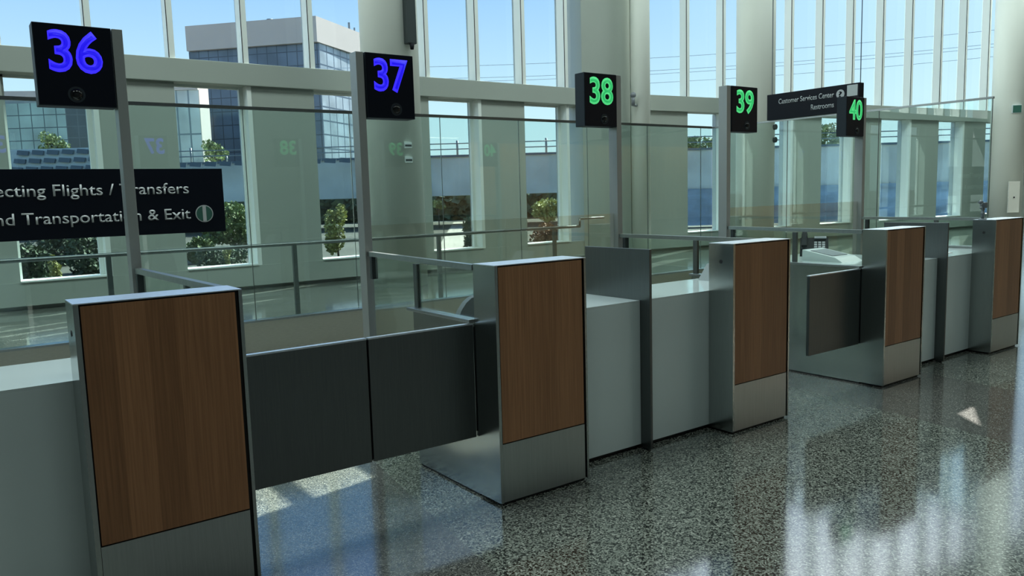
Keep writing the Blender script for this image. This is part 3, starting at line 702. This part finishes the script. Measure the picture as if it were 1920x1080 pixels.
t = facade_block('stair_tower', 'narrow pale ribbed glass stair tower in front of the office tower', [a, b], GZ, z1, (m_gB3,))
MB().prism([p+Vector((0, 0, GZ)) for p in (a+fw*.2, b+fw*.2, b+fw*3, a+fw*3)], (0, 0, z1-GZ)).build('core', m_beige, t)
MB().prism([p+Vector((0, 0, z1)) for p in (a-fw*.15, b-fw*.15, b+fw*3, a+fw*3)], (0, 0, .7)).build('cap', m_beige, t)

# planting
def foliage(lumps, n, size, rnd):
    bm = bmesh.new()
    wsum = sum(l[1][0]*l[1][2] for l in lumps)
    for c, r in lumps:
        for _ in range(max(20, int(n*r[0]*r[2]/wsum))):
            v = Vector((rnd.gauss(0, 1), rnd.gauss(0, 1), rnd.gauss(0, 1))).normalized()*(.55+.45*rnd.random()**.5)
            p = Vector(c)+Vector((v.x*r[0], v.y*r[1], v.z*r[2]))
            q = Vector((rnd.gauss(0, 1), rnd.gauss(0, 1), rnd.gauss(.4, 1))).normalized().to_track_quat('Z', 'Y')
            s = size*(.6+.8*rnd.random())
            vs = [bm.verts.new(p+q @ Vector(w)*s) for w in ((-.5, -.15, 0), (0, -.5, .1), (.5, .1, 0), (0, .55, .12))]
            bm.faces.new(vs)
    mb = MB(); mb.bm.free(); mb.bm = bm; return mb
tn = [0]
def plant(name, px, py, d, rw, rh, mat, label, cat='tree', n=1500, leaf=.16, group=None, lumps=7, foot=None):
    """crown centred where (px,py) is seen d metres away, half width rw and half height rh in metres"""
    tn[0] += 1; rnd = random.Random(tn[0]*13)
    c = far(px, py, d); base = Vector((c.x, c.y, GZ if foot is None else foot))
    t = thing(name, base, label, cat, group)
    ls = [(c, (rw*.62, rw*.62, rh*.72))]
    for i in range(lumps):
        an = rnd.random()*6.28; v = rnd.uniform(-.75, .75); w = rw*math.sqrt(max(.05, 1-v*v))*.62
        ls.append((c+Vector((math.cos(an)*w, math.sin(an)*w, v*rh*.75)), (rw*.42, rw*.42, rh*.36)))
    foliage(ls, n, leaf, rnd).build('crown', mat, t)
    tr = MB().tube(base, c-Vector((0, 0, rh*.3)), max(.05, rw*.07), 8, max(.03, rw*.045))
    for i in range(4):
        an = i*1.57+rnd.random(); s0 = base.lerp(c, .55+.1*i)
        tr.tube(s0, c+Vector((math.cos(an)*rw*.5, math.sin(an)*rw*.5, rh*(.0+.12*i))), max(.025, rw*.03), 6, .012)
    tr.build('trunk', m_bark, t)
g = 'shrubs outside the windows'
plant('dark_shrub', 68, 505, 24, .85, 1.05, m_leaf_dark, 'dark leafy shrub low in the leftmost window, left half', 'shrub', 2200, .13, g)
plant('dark_shrub', 160, 480, 28, 1.0, 1.35, m_leaf_dark, 'dark leafy shrub low in the leftmost window, right half', 'shrub', 2200, .13, g)
plant('dark_shrub', 112, 470, 32, 1.3, 1.6, m_leaf_dark, 'dark leafy shrub behind the other two in the leftmost window', 'shrub', 2200, .14, g)
plant('seedling_conifer', 100, 503, 22, .2, .55, m_leaf_y, 'tiny yellow green conifer low in the leftmost window', 'shrub', 420, .07, g, 4)
plant('leafy_tree', 438, 420, 34, 1.35, 1.35, m_leaf, 'sunlit green tree right of the long directions sign', 'tree', 3000, .16, None, 9)
plant('leafy_tree', 372, 475, 31, .6, .9, m_leaf, 'small green tree at the lower right corner of the directions sign', 'tree', 1300, .14)
plant('dark_shrub', 415, 488, 30, 1.1, .55, m_leaf_dark, 'dark low shrub under the sunlit green tree', 'shrub', 1500, .12, g)
plant('seedling_conifer', 425, 480, 26, .16, .38, m_leaf_y, 'tiny yellow green conifer in the second window', 'shrub', 320, .06, g, 4)
plant('upright_shrub', 632, 432, 30, .5, 1.15, m_leaf_y, 'tall yellow green shrub in the window left of the post of sign 37', 'shrub', 1500, .11, g)
plant('upright_shrub', 1027, 392, 40, 1.0, .75, m_leaf_y, 'pale yellow green bush in the window left of sign 38', 'shrub', 1500, .14, g)
plant('rusty_shrub', 1030, 448, 32, .9, .75, m_leaf_r, 'rust brown shrub low in the window left of sign 38', 'shrub', 1400, .12, g)
plant('upright_shrub', 822, 384, 60, .6, .4, m_leaf_y, 'small yellow bush beside the pale path under the guideway', 'shrub', 500, .16, g)
plant('dark_shrub', 886, 440, 33, .55, 1.1, m_leaf_dark, 'dark shrub at the right side of the pale path', 'shrub', 1100, .12, g)
g2 = 'trees beyond the guideway'
plant('street_tree', 102, 272, 78, 1.5, 1.6, m_leaf, 'thin green tree against the glass block in the leftmost window', 'tree', 700, .26, g2)
plant('street_tree', 402, 285, 70, 1.3, 1.2, m_leaf, 'small tree at the foot of the office tower', 'tree', 500, .26, g2)
plant('street_tree', 1548, 262, 85, 2.6, 1.9, m_leaf, 'pale tree top above the guideway below the sign numbered 40', 'tree', 900, .34, g2)
plant('street_tree', 1312, 268, 90, 2.2, 1.0, m_leaf, 'low tree top above the guideway left of sign 39', 'tree', 600, .32, g2)
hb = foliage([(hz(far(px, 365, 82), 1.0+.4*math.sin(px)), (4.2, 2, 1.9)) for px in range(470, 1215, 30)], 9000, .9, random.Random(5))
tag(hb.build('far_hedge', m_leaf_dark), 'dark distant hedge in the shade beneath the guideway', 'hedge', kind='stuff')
p0, p1 = hz(far(882, 392, 72), GZ), hz(far(846, 480, 30), GZ)
o = MB().prism([p0-al*1.6, p0+al*1.6, p1+al*.6, p1-al*.75], (0, 0, .05)).build('paved_path', m_path); tag(o, 'pale paved path leading away under the guideway', 'path')
q0, q1 = hz(far(1190, 400, D-1), 0), hz(far(2500, 400, D-1), 0)
o = MB().prism([q0+Vector((0, 0, GZ)), q1+Vector((0, 0, GZ)), q1+Vector((0, 0, 1.74)), q0+Vector((0, 0, 1.74))], fw*.5).build('retaining_wall', m_conc)
o.location = (0, 0, 0); tag(o, 'grey concrete retaining wall below the guideway behind the blue fence', 'wall')
# blue mesh fence beyond the right-hand windows
q0, q1 = hz(far(1205, 400, 50), 0), hz(far(1900, 400, 50), 0)
t = thing('mesh_fence', (q0+q1)/2+Vector((0, 0, GZ)), 'blue mesh construction fence beyond the right hand windows', 'fence')
MB().prism([q0+Vector((0, 0, GZ+.1)), q1+Vector((0, 0, GZ+.1)), q1+Vector((0, 0, 1.72)), q0+Vector((0, 0, 1.72))], fw*.05).build('blue_mesh', m_bluefence, t)
for i in range(10):
    c = q0.lerp(q1, i/9)
    MB().tube(c+fw*.1+Vector((0, 0, GZ)), c+fw*.1+Vector((0, 0, 1.8)), .04, 8).build('fence_post', m_metal, t)
# overhead wires
def wire(pa, pb, sag, label):
    pts = []
    for i in range(25):
        u = i/24; p = pa.lerp(pb, u); p.z -= sag*4*u*(1-u); pts.append(p)
    tag(MB().path(pts, .024, 6).build('overhead_wire', m_ohw), label, 'wire', 'overhead wires across the sky')
for py_l, py_r, lb in ((128, 50, 'highest thin overhead wire across the sky'), (150, 76, 'second highest thin overhead wire across the sky'), (157, 82, 'third highest thin overhead wire, close below the second'), (172, 100, 'lowest thin overhead wire across the sky')):
    wire(far(560, py_l, 72), far(1960, py_r-4, 66), .9, lb)
